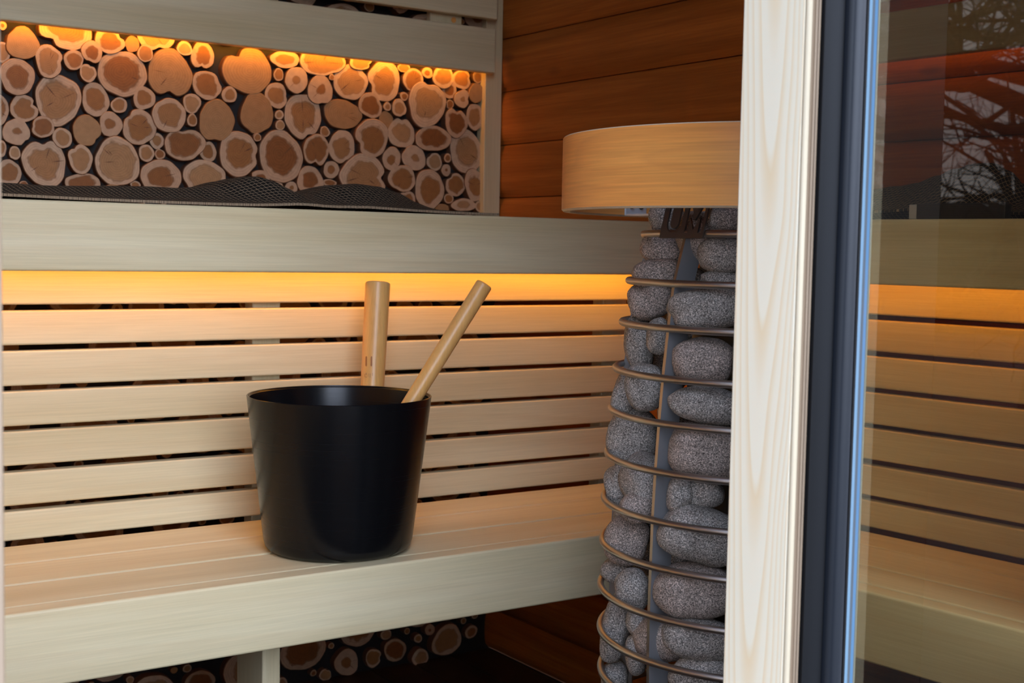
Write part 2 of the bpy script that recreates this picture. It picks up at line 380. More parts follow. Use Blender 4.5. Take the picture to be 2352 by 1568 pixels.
# ------------------------------------------------------------------ log slice wall
bmw = B(XL-.1, XW+.1, YW, YW+.1, 0, CEIL)
wall_back = struct('wall_back', bmw, M['dark'], 'back wall clad in sawn log slices, lit orange along its top', 'wall')
S1, S2 = 600/1809, 640/1930
logs1 = [(155,300,118,112),(460,200,185,145),(20,360,55,75),(340,425,100,112),(510,415,68,72),(635,360,72,80),(610,505,58,65),(760,285,105,88),(918,305,52,58),(1005,370,55,60),(850,510,168,162),(1085,250,130,100),(1280,335,55,50),(1405,385,85,95),(1180,510,160,162),(1437,590,98,105),(1590,655,52,58),(120,530,125,125),(405,690,160,180),(665,690,98,115),(828,728,58,55),(1000,680,78,80),(170,750,97,97),(1330,715,62,70),(1170,800,112,125),(1328,833,36,45),(1500,838,128,140),(295,880,82,75),(115,915,95,95),(430,955,68,72),(600,905,102,105),(770,860,80,88),(965,880,112,128),(1090,975,52,58),(1280,1000,142,110),(1445,1050,58,70),(1655,1065,140,155),(10,1030,35,60),(103,1060,43,47),(310,1125,155,165),(555,1100,88,100),(815,1120,160,165),(1015,1060,57,58),(1108,1068,36,38),(60,1200,92,95),(1115,1225,150,115),(1420,1230,155,120),(580,1270,130,68),(940,1280,40,28),(165,1275,30,25),(780,1295,50,20),(-20,760,85,110),(1780,950,25,30)]
logs2 = [(30,490,165,165),(285,412,100,60),(545,430,162,95),(810,430,80,55),(243,517,36,44),(362,555,82,88),(530,625,92,100),(607,535,20,22),(745,565,122,125),(975,560,112,145),(1175,555,70,85),(1110,470,45,30),(1270,505,40,38),(1380,535,75,78),(1515,550,65,70),(1625,535,35,40),(1430,625,50,60),(1510,685,52,65),(1605,645,52,68),(230,660,78,92),(95,785,115,142),(248,795,32,33),(252,867,33,37),(92,952,26,30),(415,805,132,155),(690,790,128,105),(880,730,80,90),(1112,667,28,32),(993,738,28,30),(1075,748,50,62),(1265,720,130,160),(1430,722,28,32),(988,830,50,60),(1468,850,80,100),(1600,810,58,95),(1095,920,92,110),(1310,960,122,90),(885,955,115,135),(565,912,36,36),(685,1015,90,118),(500,1040,90,112),(260,1085,155,178),(1545,1050,112,155),(1180,1095,85,85),(1022,1100,65,82),(1325,1120,53,62),(1408,1095,25,32),(1405,1178,34,42),(610,1175,58,58),(830,1220,168,145),(1095,1235,92,95),(1285,1310,105,135),(1470,1280,70,80),(1600,1280,72,110),(460,1250,92,98),(230,1300,50,42),(332,1300,45,44),(110,1240,75,60),(1420,1375,34,35),(1520,1420,85,45),(1135,1385,60,65),(595,1265,50,25),(1380,1440,50,30),(1630,1430,30,40)]
YFACE = YW-.016
sl = []
for L_, s, ox in ((logs1, S1, 0), (logs2, S2, 560)):
    for cx, cy, rx, ry in L_:
        px, py = ox+cx*s, cy*s
        c = on(px, py, 1, YFACE); e = on(px+rx*s, py, 1, YFACE); w_ = on(px-rx*s, py, 1, YFACE); t = on(px, py-ry*s, 1, YFACE); b_ = on(px, py+ry*s, 1, YFACE)
        sl.append((c.x, c.z, (e.x-w_.x)/2*1.055, (t.z-b_.z)/2*1.055))
nfix = len(sl)
rg = random.Random(3)
xlo, xhi = -.2, XW-.025
grid = {}
def gadd(i):
    x0, z0, rx, rz = sl[i]; r = max(rx, rz)
    for gx in range(int((x0-r)/.1)-1, int((x0+r)/.1)+2):
        for gz in range(int((z0-r)/.1)-1, int((z0+r)/.1)+2): grid.setdefault((gx, gz), set()).add(i)
for i in range(nfix): gadd(i)
for rad, tries in ((.052, 500), (.043, 900), (.034, 1500), (.026, 2600), (.018, 4500), (.012, 7000), (.008, 9000)):
    for _ in range(tries):
        r = rad*rg.uniform(.85, 1.12); x0 = rg.uniform(xlo+r*.6, xhi-r*.7); z0 = rg.uniform(r*.5, 1.75)
        ok = True
        for i in grid.get((int(x0/.1), int(z0/.1)), ()):
            a = sl[i]; dx, dz = x0-a[0], z0-a[1]
            ang = math.atan2(dz, dx); rr = a[2]*a[3]/math.hypot(a[3]*math.cos(ang), a[2]*math.sin(ang))
            if math.hypot(dx, dz) < rr+r+.0015: ok = False; break
        if ok:
            sl.append((x0, z0, r, r*rg.uniform(.88, 1.0))); gadd(len(sl)-1)
bm = bmesh.new(); lay = bm.verts.layers.float_color.new('ring')
for i, (x0, z0, rx, rz) in enumerate(sl):
    big = max(rx, rz); fx = i < nfix
    n = 44 if (fx and big > .03) else (26 if big > .015 else 16)
    ph = [rg.uniform(0, 2*PI) for _ in range(6)]
    am = rg.uniform(.02, .065); am3 = rg.uniform(.01, .06); notch = rg.random() < (.5 if big > .018 else .15); na = rg.uniform(0, 2*PI); nd = rg.uniform(.1, .30)
    rnd = rg.random(); hs = rg.choice([rg.uniform(.55, .70), rg.uniform(.60, .78), rg.uniform(.62, .80), rg.uniform(.25, .45) if big < .03 else rg.uniform(.5, .7), 1.3 if rg.random() < .4 else .7])
    if hs > 1: rnd = rg.uniform(.8, 1.0)
    dep = rg.uniform(-.003, .003)
    ecc = (rg.uniform(-.12, .12)*rx, rg.uniform(-.12, .12)*rz)
    def out(th):
        q = 1+am*math.sin(2*th+ph[0])+am3*math.sin(3*th+ph[1])+.018*math.sin(5*th+ph[2])+.01*math.sin(9*th+ph[3])
        if notch:
            d = (th-na+PI) % (2*PI)-PI; q -= nd*math.exp(-(d/.26)**2)
        return q*.965
    ts = [.12, .3, .5, .68, .84, .955, 1.0] if n > 20 else [.3, .6, .93, 1.0]
    ctr = bm.verts.new((x0+ecc[0], YFACE+dep, z0+ecc[1])); ctr[lay] = (0, rnd, hs, 1)
    prev = None; rows = []
    for t in ts:
        row = []
        for k in range(n):
            th = 2*PI*k/n; o_ = out(th)
            v = bm.verts.new((x0+ecc[0]*(1-t)+rx*o_*t*math.cos(th), YFACE+dep+(.0015 if t == 1.0 else 0), z0+ecc[1]*(1-t)+rz*o_*t*math.sin(th)))
            v[lay] = (t if t < 1 else 1.0, rnd, hs, 1); row.append(v)
        rows.append(row)
    row = []
    for k in range(n):
        th = 2*PI*k/n; o_ = out(th)
        v = bm.verts.new((x0+rx*o_*1.03*math.cos(th), YW+.002, z0+rz*o_*1.03*math.sin(th))); v[lay] = (1.2, rnd, hs, 1); row.append(v)
    rows.append(row)
    if big > .024 and rg.random() < .55:                 # drying cracks
        for q in range(rg.choice((1, 1, 2, 3))):
            ca = rg.uniform(0, 2*PI); r0, r1 = rg.uniform(.05, .35), rg.uniform(.55, .9); wd_ = rg.uniform(.012, .03)
            cs = []
            for rr_, off in ((r0, 0), ((r0+r1)/2, wd_), (r1, wd_*.4), ((r0+r1)/2, -wd_*.6)):
                cv = bm.verts.new((x0+rx*rr_*math.cos(ca)-rx*off*math.sin(ca), YFACE+dep-.0006, z0+rz*rr_*math.sin(ca)+rz*off*math.cos(ca))); cv[lay] = (1.2, rnd, hs, 1); cs.append(cv)
            bm.faces.new(cs)
    for k in range(n): bm.faces.new((ctr, rows[0][(k+1) % n], rows[0][k]))
    for a, b_ in zip(rows, rows[1:]):
        for k in range(n): bm.faces.new((a[k], a[(k+1) % n], b_[(k+1) % n], b_[k]))
cl = obj('log_slice_cladding', bm, M['logs'], wall_back, deg=30)
# vertical corner post beside the log slices
a = on(1104, 320, 1, YW-.022).x; b_ = on(1121, 320, 1, YW-.022).x
bm = B(a+.004, XW-.001, YW-.03, YW-.0005, EYE-.03, CEIL-.002, bev=.002)
struct('trim_2', bm, M['paleZ'], 'pale corner strip between the log slices and the brown board wall', 'trim')

# ------------------------------------------------------------------ benches
ZS = z(-.3975)                                   # lower seat height
YL, XR = 1.431, 0.1415                            # front faces of the two lower benches (back wall / left wall)
ys, xs = 1.7645, -0.1515                          # faces of the slatted panels
YU, XU = 1.685, -0.0645                           # front faces of the upper benches
zt, zb = z(.0490), z(-.0392)                     # top and bottom of the upper front boards
XE = XW-.004; YFR = YF1+.02                      # bench ends
def part(name, root, mat, *a, bev=.003, **k):
    return obj(name, B(*a, bev=bev, **k), mat, root)
t = thing('lower_bench', 'pale wooden lower bench along the log wall with the black bucket on it', 'bench', (.6, 1.6, 0))
part('front_board', t, M['paleX'], XR-.034, XE, YL, YL+.030, z(-.4833), ZS, bev=.0035)
for y0, y1 in ((1.4625, 1.5555), (1.5600, 1.6570), (1.6605, 1.7580)):
    part('seat_board', t, M['paleX'], xs+.006, XE, y0, y1, ZS-.028, ZS-.0003, bev=.0035)
xa, xb = on(603, 1540, 1, 1.52).x, on(645, 1540, 1, 1.52).x
part('leg', t, M['paleZ'], xa, xb, 1.52, 1.605, 0, ZS-.029)
part('support_rail', t, M['paleY'], xa-.002, xb+.002, 1.608, 1.75, ZS-.07, ZS-.029)
t = thing('lower_bench', 'pale lower bench of the side wall, seen mirrored low in the glass door', 'bench', (.05, 1.1, 0))
part('front_board', t, M['paleY'], XR-.030, XR, YFR, YL-.001, z(-.4833), ZS, bev=.0035)
for x0, x1 in ((xs+.007, xs+.0805), (xs+.084, xs+.1805), (xs+.1845, xs+.2580)):
    part('seat_board', t, M['paleY'], x0, x1, YFR, YL+.030, ZS-.028, ZS-.0003, bev=.0035)
for y0 in (.78, 1.30): part('leg', t, M['paleZ'], XR-.075, XR-.035, y0, y0+.04, 0, ZS-.029)

SL = [(-.0385, -.0847), (-.0922, -.1372), (-.1446, -.1901), (-.1970, -.2426), (-.2491, -.2943), (-.3028, -.3469), (-.3542, -.3930)]
t = thing('slatted_panel', 'pale horizontal slat panel behind the black bucket, under the upper bench', 'slat panel', (.6, ys, 0))
for a, b_ in SL: part('slat', t, M['paleX'], xs-.018, XE-.05, ys, ys+.019, z(b_), z(a), bev=.0028)
for px0, px1 in ((580, 645), (1385, 1440)):
    part('batten', t, M['paleZ'], on(px0, 700, 1, ys+.02).x, on(px1, 700, 1, ys+.02).x, ys+.0195, ys+.05, 0 if px0 < 1000 else ZS-.03, zb+.02)
part('batten', t, M['paleZ'], .02, .07, ys+.0195, ys+.05, 0, zb+.02)
t = thing('slatted_panel', 'pale horizontal slat panel of the side wall, seen mirrored in the glass door', 'slat panel', (xs, 1.2, 0))
for a, b_ in SL: part('slat', t, M['paleY'], xs-.019, xs, YFR, ys-.001, z(b_), z(a), bev=.0028)
for y0 in (.80, 1.25): part('batten', t, M['paleZ'], xs-.05, xs-.0195, y0, y0+.05, 0, zb+.02)

t = thing('upper_bench', 'pale wooden upper bench along the log wall with a dark waffle towel on top', 'bench', (.6, 2.0, zb))
part('front_board', t, M['paleX'], XU-.028, XE, YU, YU+.028, zb, zt, bev=.0035)
n = 5; y0 = YU+.031; wd = (YW-.026-y0)/n
for i in range(n): part('seat_board', t, M['paleX'], XL+.006, XE, y0+i*wd, y0+(i+1)*wd-.004, zt-.028, zt-.0004)
for x0 in (.3, 1.1): part('support_rail', t, M['paleY'], x0, x0+.04, ys+.055, YW-.02, zt-.075, zt-.029)
t = thing('upper_bench', 'pale upper bench of the side wall with a towel heap, mirrored in the glass', 'bench', (-.3, 1.2, zb))
part('front_board', t, M['paleY'], XU-.028, XU, YFR, YU-.001, zb, zt, bev=.0035)
n = 5; x0 = XL+.006; wd = (XU-.031-x0)/n
for i in range(n): part('seat_board', t, M['paleY'], x0+i*wd+.002, x0+(i+1)*wd-.002, YFR, YU+.028, zt-.028, zt-.0004)

# backrests
YB = YW-.06
t = thing('backrest', 'pale two-board backrest on the log wall above the upper bench', 'backrest', (.9, YB, z(.3)))
zb0 = (on(600, 110.5, 1, YB).z+on(1137, 167.5, 1, YB).z)/2; zb1 = on(1140, 67, 1, YB).z
zb2 = on(1140, 44.8, 1, YB).z; xe = on(1139, 120, 1, YB).x
part('backrest_board', t, M['paleX'], XL+.07, xe, YB, YB+.02, zb0, zb1)
part('backrest_board', t, M['paleX'], XL+.07, xe+.003, YB, YB+.02, zb2, zb2+(zb1-zb0))
bt = part('batten', t, M['paleZ'], on(990, 40, 1, YB+.02).x, on(1062, 40, 1, YB+.02).x, YB+.0205, YW-.021, zb0+.0345, zb2+.1)
bm = bmesh.new(); xx = on(1042, 46, 1, YB+.02).x; zx = on(1042, 46, 1, YB+.02).z
tube(bm, [(xx, YB+.0195, zx), (xx, YB+.024, zx)], .0055, 16); obj('wood_plug', bm, M['oak'], bt)
part('light_block_shelf', t, M['paleX'], XL+.075, xe-.005, YB+.0205, YW-.022, zb0+.026, zb0+.034, bev=.001)  # hidden board added to stop the strip's light rising behind the backrest
part('batten', t, M['paleZ'], -.3, -.23, YB+.0205, YW-.021, zb0+.0345, zb2+.1)
XB = XL+.06
t = thing('backrest', 'pale backrest boards high on the side wall, mirrored in the top of the glass door', 'backrest', (XB, 1.2, z(.28)))
zc = zb0
part('backrest_board', t, M['paleY'], XB-.02, XB, YFR, YB-.01, zc, zc+.088)
part('backrest_board', t, M['paleY'], XB-.02, XB, YFR, YB-.01, zc+.112, zc+.2)
for y0 in (.9, 1.60): part('batten', t, M['paleZ'], XL-.004, XB-.0205, y0, y0+.05, zc+.03, zc+.19)

# led strips
def led(label, mat, *a):
    o = obj('led_strip', B(*a), M[mat], smooth=False); return tag(o, label, 'light strip')
led('warm LED strip hidden under the upper bench, glowing over the slats behind the bucket', 'led', XU+.02, XE-.03, YU+.034, YU+.042, zb+.005, zb+.009)
led('warm LED strip under the side bench, mirrored in the glass door', 'led', XU-.042, XU-.034, YFR+.05, YU+.02, zb+.005, zb+.009)
lx0, lx1, lxm = XL+.15, on(1085, 160, 1, YB+.024).x, on(345, 88, 1, YB+.024).x
bm = bmesh.new(); box(bm, lx0, lx1, YB+.0215, YB+.0265, zb0, zb0+.007)
bmesh.ops.bisect_plane(bm, geom=bm.verts[:]+bm.edges[:]+bm.faces[:], plane_co=(lxm, 0, 0), plane_no=(1, 0, 0)); 
for v in bm.verts: v.co.z += .0005 if v.co.x < lxm-.01 else (.004 if v.co.x < lxm+.01 else .011)   # the strip sags a little at its left end
tag(obj('led_strip', bm, M['ledtop'], smooth=False), 'warm LED strip under the lower backrest board, lighting the log slices', 'light strip')
led('warm LED strip under the side wall backrest, mirrored in the glass door', 'ledside', XB-.0265, XB-.0215, YFR+.05, YB-.02, zc+.014, zc+.021)

# ------------------------------------------------------------------ towels
def towel(name, label, u0, u1, v0, v1, base, hf, axis, cat='towel'):
    nu, nv = int((u1-u0)/.004), int((v1-v0)/.005)
    bm = bmesh.new(); uvl = bm.loops.layers.uv.new('UVMap'); top = []; par = {}
    for i in range(nu+1):
        row = []; s = 0; last = None
        for j in range(nv+1):
            u = u0+(u1-u0)*i/nu; v = v0+(v1-v0)*j/nv
            h = hf(u, v)
            p = Vector((u, v, base+h)) if axis == 'X' else Vector((v, u, base+h))
            if last is not None: s += (p-last).length
            last = p
            q = bm.verts.new(p); par[q] = (u+h*.6, s); row.append(q)
        top.append(row)
    bot = []
    for row in top:
        r = []
        for q in row:
            w_ = bm.verts.new(q.co-Vector((0, 0, .0035))); par[w_] = par[q]; r.append(w_)
        bot.append(r)
    for i in range(nu):
        for j in range(nv):
            bm.faces.new((top[i][j], top[i+1][j], top[i+1][j+1], top[i][j+1])); bm.faces.new((bot[i][j], bot[i][j+1], bot[i+1][j+1], bot[i+1][j]))
    for i in range(nu):
        bm.faces.new((top[i][0], bot[i][0], bot[i+1][0], top[i+1][0])); bm.faces.new((top[i][nv], top[i+1][nv], bot[i+1][nv], bot[i][nv]))
    for j in range(nv):
        bm.faces.new((top[0][j], top[0][j+1], bot[0][j+1], bot[0][j])); bm.faces.new((top[nu][j], bot[nu][j], bot[nu][j+1], top[nu][j+1]))
    for f in bm.faces:
        for l in f.loops: l[uvl].uv = par[l.vert]
    return tag(obj(name, bm, M['towel'], deg=80), label, cat)
def interp(tab, x):
    if x <= tab[0][0]: return tab[0][1]
    for (a, ha), (b, hb) in zip(tab, tab[1:]):
        if x <= b:
            s = (x-a)/(b-a); s = s*s*(3-2*s); return ha+(hb-ha)*s
    return tab[-1][1]
VT = 1.79
prof = [(-40, 421), (50, 424), (180, 424), (300, 429), (400, 432), (480, 429), (530, 414), (560, 407), (582, 404), (605, 411), (628, 425), (650, 441), (680, 446), (715, 439), (760, 426), (810, 424), (860, 429), (905, 440), (935, 456), (965, 474), (1010, 480), (1080, 485), (1143, 491)]
tab = []
for px, py in prof:
    p = on(px, py, 1, VT); tab.append((p.x, max(.0045, p.z-zt)))
def h1(u, v):
    w_ = noise.noise(Vector((u*9, v*9, 1.3)))*.004
    crest = VT+.02*math.sin(u*13)
    d = v-crest
    k = math.exp(-(d/.055)**2) if d < 0 else math.exp(-(d/.16)**2)
    base = .0045
    return max(.004, base+(interp(tab, u+ d*.25)-base)*k + w_*min(1, max(0, (v-YU-.01)/.05))*k)
towel('waffle_towel', 'dark brown waffle towel lying in folds on the upper bench before the log slices', (.12), on(1143, 491, 1, YU+.01).x, YU+.006, YU+.30, zt, h1, 'X')
# the open glass door mirrors the side bench: turn points measured in the mirror image back into the room
GA = math.radians(2.5)                            # the leaf stands 92.5 degrees open
LN = Vector((math.cos(GA), math.sin(GA), 0)); LD = Vector((math.sin(GA), -math.cos(GA), 0))
P0 = on(1995, 700, 1, .600); P0.z = 0
def unmirror(px, py, x):                          # point of the room plane x = const that shows at that pixel of the glass
    d = ray(px, py); o = Vector((0, 0, EYE))
    o2 = o-LN*2*((o-P0).dot(LN)); d2 = d-LN*2*d.dot(LN)
    return o2+d2*((x-o2.x)/d2.x)
VR = -.175
prof = [(1960, 452), (2010, 440), (2060, 431), (2110, 424), (2160, 408), (2200, 388), (2240, 376), (2280, 377), (2310, 392), (2340, 420), (2380, 450)]
tabr = []
for px, py in prof:
    p = unmirror(px, py, VR); tabr.append((p.y, max(.0045, p.z-zt)))
tabr.sort()
def h2(u, v):
    d = v-VR; k = math.exp(-(d/.06)**2)
    return max(.004, .0045+(interp(tabr, u)-.0045)*k+noise.noise(Vector((u*14, v*14, 4)))*.006*k)
towel('waffle_towel', 'dark waffle towel heaped on the side bench, seen mirrored in the glass door', .80, 1.50, -.43, XU-.034, zt, h2, 'Y')

# small ribbed box, mirrored in the glass
XQ = XU-.012
ya, yb2 = unmirror(2104, 490, XQ).y, unmirror(2308, 490, XQ).y
ya, yb2 = max(ya, yb2), min(ya, yb2)
t = thing('ribbed_box', 'small black ribbed box with a silver end on the side bench, mirrored in the door', 'box', (XQ-.02, (ya+yb2)/2, zt))
hz = unmirror(2200, 466, XQ).z
bm = bmesh.new(); box(bm, XQ-.016, XQ, yb2, ya, zt, hz, .0015)
for k in range(7):
    zz = zt+.004+(hz-zt-.007)*k/6
    box(bm, XQ-.0005, XQ+.0012, yb2+.008, ya-.006, zz-.0006, zz+.0006)
obj('body', bm, M['boxblack'], t)
obj('end_cap', B(XQ-.015, XQ-.001, ya, ya+.012, zt+.0005, hz-.001, bev=.001), M['silver'], t)

# ------------------------------------------------------------------ bucket and ladle
BC = ray(780.5, 905)*(.24*F/421); BC = Vector((BC.x, BC.y, 0)); ZR = EYE-.1958; RB, RT = .0965, .12
t = thing('bucket', 'matt black tapered sauna bucket standing on the lower bench', 'bucket', (BC.x, BC.y, ZS))
hh = ZR-ZS
prof = [(0, .0005), (RB-.012, .0005), (RB-.005, .002), (RB-.001, .007), (RB+.001, .014)]
for k in range(1, 9): prof.append((RB+.001+(RT-RB-.001)*k/8, .014+(hh-.014)*k/8))
prof += [(RT-.0007, hh+.0008), (RT-.0022, hh+.0004), (RT-.0026, hh-.001)]
for k in range(8, 0, -1): prof.append((RB-.002+(RT-RB-.001)*k/8-.0008, .014+(hh-.014)*k/8-.002))
prof += [(RB-.003, .008), (0, .006)]
bm = bmesh.new(); lathe(bm, prof, 128); bmesh.ops.translate(bm, verts=bm.verts, vec=(BC.x, BC.y, ZS))
obj('body', bm, M['bucket'], t, deg=40)
# upright bamboo handle fixed to the outside of the far wall
dv = Vector((BC.x, BC.y, 0)).normalized(); dr = Vector((dv.y, -dv.x, 0))
RH = .0178
def axis_at(px, py, dist):
    d = ray(px, py); k = dist/(d.x*dv.x+d.y*dv.y); p = d*k; p.z += EYE; return p
dc = BC.length
hp0 = axis_at(855.5, 880, dc+.136); hp1 = axis_at(868, 648, dc+.158)
ax_ = (hp1-hp0).normalized(); low = hp0-ax_*.085
# keep the handle clear of the tapered wall
bm = bmesh.new()
pr = [low, low+ax_*.004]+[low+(hp1-low)*s for s in (.1, .3, .5, .7, .9)]+[hp1-ax_*.003, hp1-ax_*.001, hp1]
rr = [RH*.86, RH*.9]+[RH*(.9+.1*s) for s in (.1, .3, .5, .7, .9)]+[RH, RH*.96, RH*.86]
tube(bm, pr, rr, 40)
hd = obj('handle', bm, M['bamboo'], t, deg=40)
def handle_mark(px, py0, py1, wpx, mat, name):
    bm = bmesh.new(); rows = []
    for s in range(9):
        py = py0+(py1-py0)*s/8; row = []
        for k in range(5):
            q = 1.0 if 0 < s < 8 else .55
            xx = px+(k/4-.5)*wpx*q - (py-(py0+py1)/2)*.02
            d = ray(xx, py); o = Vector((0, 0, EYE))
            # intersect with the handle's cylinder
            w0 = o-hp0; dd = d-ax_*d.dot(ax_); ww = w0-ax_*w0.dot(ax_)
            A = dd.dot(dd); Bq = 2*dd.dot(ww); Cq = ww.dot(ww)-(RH*.972+.00025)**2
            disc = max(0, Bq*Bq-4*A*Cq); tt = (-Bq-math.sqrt(disc))/(2*A)
            row.append(bm.verts.new(o+d*tt))
        rows.append(row)
    for a, b_ in zip(rows, rows[1:]):
        for k in range(4): bm.faces.new((a[k], a[k+1], b_[k+1], b_[k]))
    r = bmesh.ops.extrude_face_region(bm, geom=bm.faces[:]); ve = [v for v in r['geom'] if isinstance(v, bmesh.types.BMVert)]
    bmesh.ops.translate(bm, verts=ve, vec=dv*.0012)
    return obj(name, bm, M[mat], hd)
handle_mark(841, 818, 841, 3.6, 'bamboo_mark', 'engraved_mark'); handle_mark(853, 818, 841, 3.6, 'bamboo_mark', 'engraved_mark')
for px, a, b_, w_ in ((837.5, 858, 866, 1.2), (841, 856, 861, 2.5), (846, 857, 865, 1.2), (850, 857, 867, 1.4), (855.5, 856, 863, 1.6), (841, 865, 866.5, 4)):
    handle_mark(px, a, b_, w_, 'bamboo_faint', 'faint_mark')
# ladle
tl = thing('ladle', 'bamboo-handled ladle leaning out of the black bucket to the right', 'ladle', (BC.x, BC.y, ZS+.012))
la = axis_at(957, 903, dc-.008); lb = axis_at(1113, 652, dc+.012)
ax2 = (lb-la).normalized(); RLd = .0112
lo = la-ax2*((la.z-(ZS+.05))/ax2.z)
bm = bmesh.new(); tube(bm, [lo, lo+(lb-lo)*.3, lo+(lb-lo)*.7, lb-ax2*.0025, lb-ax2*.0008, lb], [RLd*.9, RLd*.93, RLd, RLd*1.02, RLd*.97, RLd*.88], 32)
obj('handle', bm, M['bamboo'], tl, deg=40)
bm = bmesh.new(); lathe(bm, [(0, .0), (.022, .0), (.03, .006), (.034, .02), (.034, .034), (.0325, .034), (.0325, .02), (.028, .0075), (.02, .002), (0, .002)], 48)
bmesh.ops.translate(bm, verts=bm.verts, vec=(lo.x-.012, lo.y+.004, ZS+.012))
obj('bowl', bm, M['bucket'], tl, deg=40)

# ------------------------------------------------------------------ stone heater
HD = 1.45; d0 = ray(1770, 1000); az = math.atan2(d0.x, d0.y)
HX, HY = HD*math.sin(az), HD*math.cos(az)
RING = [(1471, 537), (1436, 646), (1420.6, 737), (1406, 844), (1396, 934), (1386.8, 1035), (1379.5, 1139), (1375.4, 1233), (1371, 1338), (1370, 1434), (1371, 1525)]
def ring_rz(px, py):
    d = ray(px, py); a = math.atan2(d.x, d.y); r = HD*math.sin(az-a); dist = HD*math.cos(az-a)
    return r-.0039, EYE+d.z/math.hypot(d.x, d.y)*dist
RZ = [ring_rz(*p) for p in RING]
zz0 = RZ[0][1]; pit = (RZ[0][1]-RZ[9][1])/9
RZ = [(r, .35*(zz0-pit*i)+.65*zq) for i, (r, zq) in enumerate(RZ)]
while RZ[-1][1] > .10: RZ.append((RZ[10][0], RZ[-1][1]-pit))
def rad_at(zq):
    if zq >= RZ[0][1]:
        s = (RZ[0][0]-RZ[1][0])/(RZ[0][1]-RZ[1][1]); return RZ[0][0]+s*(zq-RZ[0][1])
    for (ra, za), (rb, zb_) in zip(RZ, RZ[1:]):
        if zq >= zb_: return rb+(ra-rb)*(zq-zb_)/(za-zb_)
    return RZ[-1][0]
ht = thing('sauna_heater', 'round steel cage sauna heater full of stones with a bent wood guard ring', 'heater', (HX, HY, 0))
TR = .0039
def toc(a):    # unit vector at angle a left of the direction to the camera
    b = az+PI-a*-1
    return Vector((math.sin(az+PI+a), math.cos(az+PI+a), 0))
HC = Vector((HX, HY, 0))
for i, (r, zq) in enumerate(RZ):
    bm = bmesh.new(); tube(bm, [(HX+r*math.cos(2*PI*k/120), HY+r*math.sin(2*PI*k/120), zq) for k in range(120)], TR, 12, closed=True)
    obj('cage_ring', bm, M['steel'], ht, deg=60)
# direction of the visible bar, from its pixel on the fifth ring
def phi_from_px(px, py, r):
    d = ray(px, py); a = math.atan2(d.x, d.y)
    # circle hit, near side
    u = Vector((math.sin(a), math.cos(a), 0)); bq = u.dot(HC); cq = HC.dot(HC)-r*r
    tt = bq-math.sqrt(max(0, bq*bq-cq)); p = u*tt-HC
    return math.atan2(p.x, p.y)-(az+PI)
phi = phi_from_px(1506, 985, rad_at(z(-.2)))
BW, BT = .0275, .0038
ztop = RZ[0][1]+.002
for k in range(6):
    b = toc(phi+k*PI/3); tg = Vector((-b.y, b.x, 0)); bm = bmesh.new(); prev = None
    zs_ = [ztop]+[q for _, q in RZ[1:]]; zs_[-1] = .02
    for zq in zs_:
        ro = rad_at(zq)-TR*.6
        ring = [bm.verts.new(HC+b*rr_+tg*s+Vector((0, 0, zq))) for rr_, s in ((ro, -BT/2), (ro, BT/2), (ro-BW, BT/2), (ro-BW, -BT/2))]
        if prev:
            for q in range(4): bm.faces.new((prev[q], prev[(q+1) % 4], ring[(q+1) % 4], ring[q]))
        else: bm.faces.new(ring)
        prev = ring
    bm.faces.new(prev[::-1])
    bmesh.ops.recalc_face_normals(bm, faces=bm.faces)
    b2 = b.copy()
    for f in bm.faces: f.material_index = 1 if f.normal.dot(b2) > .7 else 0
    obj('upright_bar', bm, [M['bar'], M['steel']], ht, smooth=False)
bm = bmesh.new(); lathe(bm, [(0, 0), (RZ[-1][0]+.004, 0), (RZ[-1][0]+.004, .02), (0, .02)], 64); bmesh.ops.translate(bm, verts=bm.verts, vec=(HX, HY, 0.0005))
obj('base_plate', bm, M['bar'], ht)
bm = bmesh.new(); lathe(bm, [(0, .0215), (.092, .0215), (.092, .70), (.080, EYE+.01), (0, EYE+.01)], 32); bmesh.ops.translate(bm, verts=bm.verts, vec=(HX, HY, 0))
obj('heater_core', bm, M['innersteel'], ht)
# bent wood guard ring
zr0, zr1, RO = EYE+.0282*HD, EYE+.0823*HD, .1605*HD; TH = .011
bm = bmesh.new(); lathe(bm, [(RO, zr0+.002), (RO, zr1-.001), (RO-.0008, zr1), (RO-TH+.0008, zr1), (RO-TH, zr1-.001), (RO-TH, zr0+.002), (RO-TH+.002, zr0), (RO-.002, zr0), (RO, zr0+.002)], 160)
bmesh.ops.translate(bm, verts=bm.verts, vec=(HX, HY, 0)); bmesh.ops.remove_doubles(bm, verts=bm.verts, dist=1e-5)
bmesh.ops.recalc_face_normals(bm, faces=bm.faces)
bm.normal_update()
for f in bm.faces: f.material_index = 0 if abs(f.normal.z) < .2 else 1
# veneer grain runs round the ring
def ringwood():
    m = M['oak'].copy(); m.name = 'oak_veneer_round'; nt = m.node_tree; L = nt.links.new
    tc = [n for n in nt.nodes if n.type == 'TEX_COORD'][0]
    sp = nt.nodes.new('ShaderNodeSeparateXYZ'); L(tc.outputs['Object'], sp.inputs[0])
    at = nt.nodes.new('ShaderNodeMath'); at.operation = 'ARCTAN2'; L(sp.outputs[0], at.inputs[0]); L(sp.outputs[1], at.inputs[1])
    mu = nt.nodes.new('ShaderNodeMath'); mu.operation = 'MULTIPLY'; mu.inputs[1].default_value = RO; L(at.outputs[0], mu.inputs[0])
    cb = nt.nodes.new('ShaderNodeCombineXYZ'); L(mu.outputs[0], cb.inputs[0]); L(sp.outputs[2], cb.inputs[2])
    for l in list(nt.links):
        if l.from_node == tc and l.to_node != sp: L(cb.outputs[0], l.to_socket)
    return m
gr = obj('guard_ring', bm, [ringwood(), M['oak_edge']], ht, deg=25)
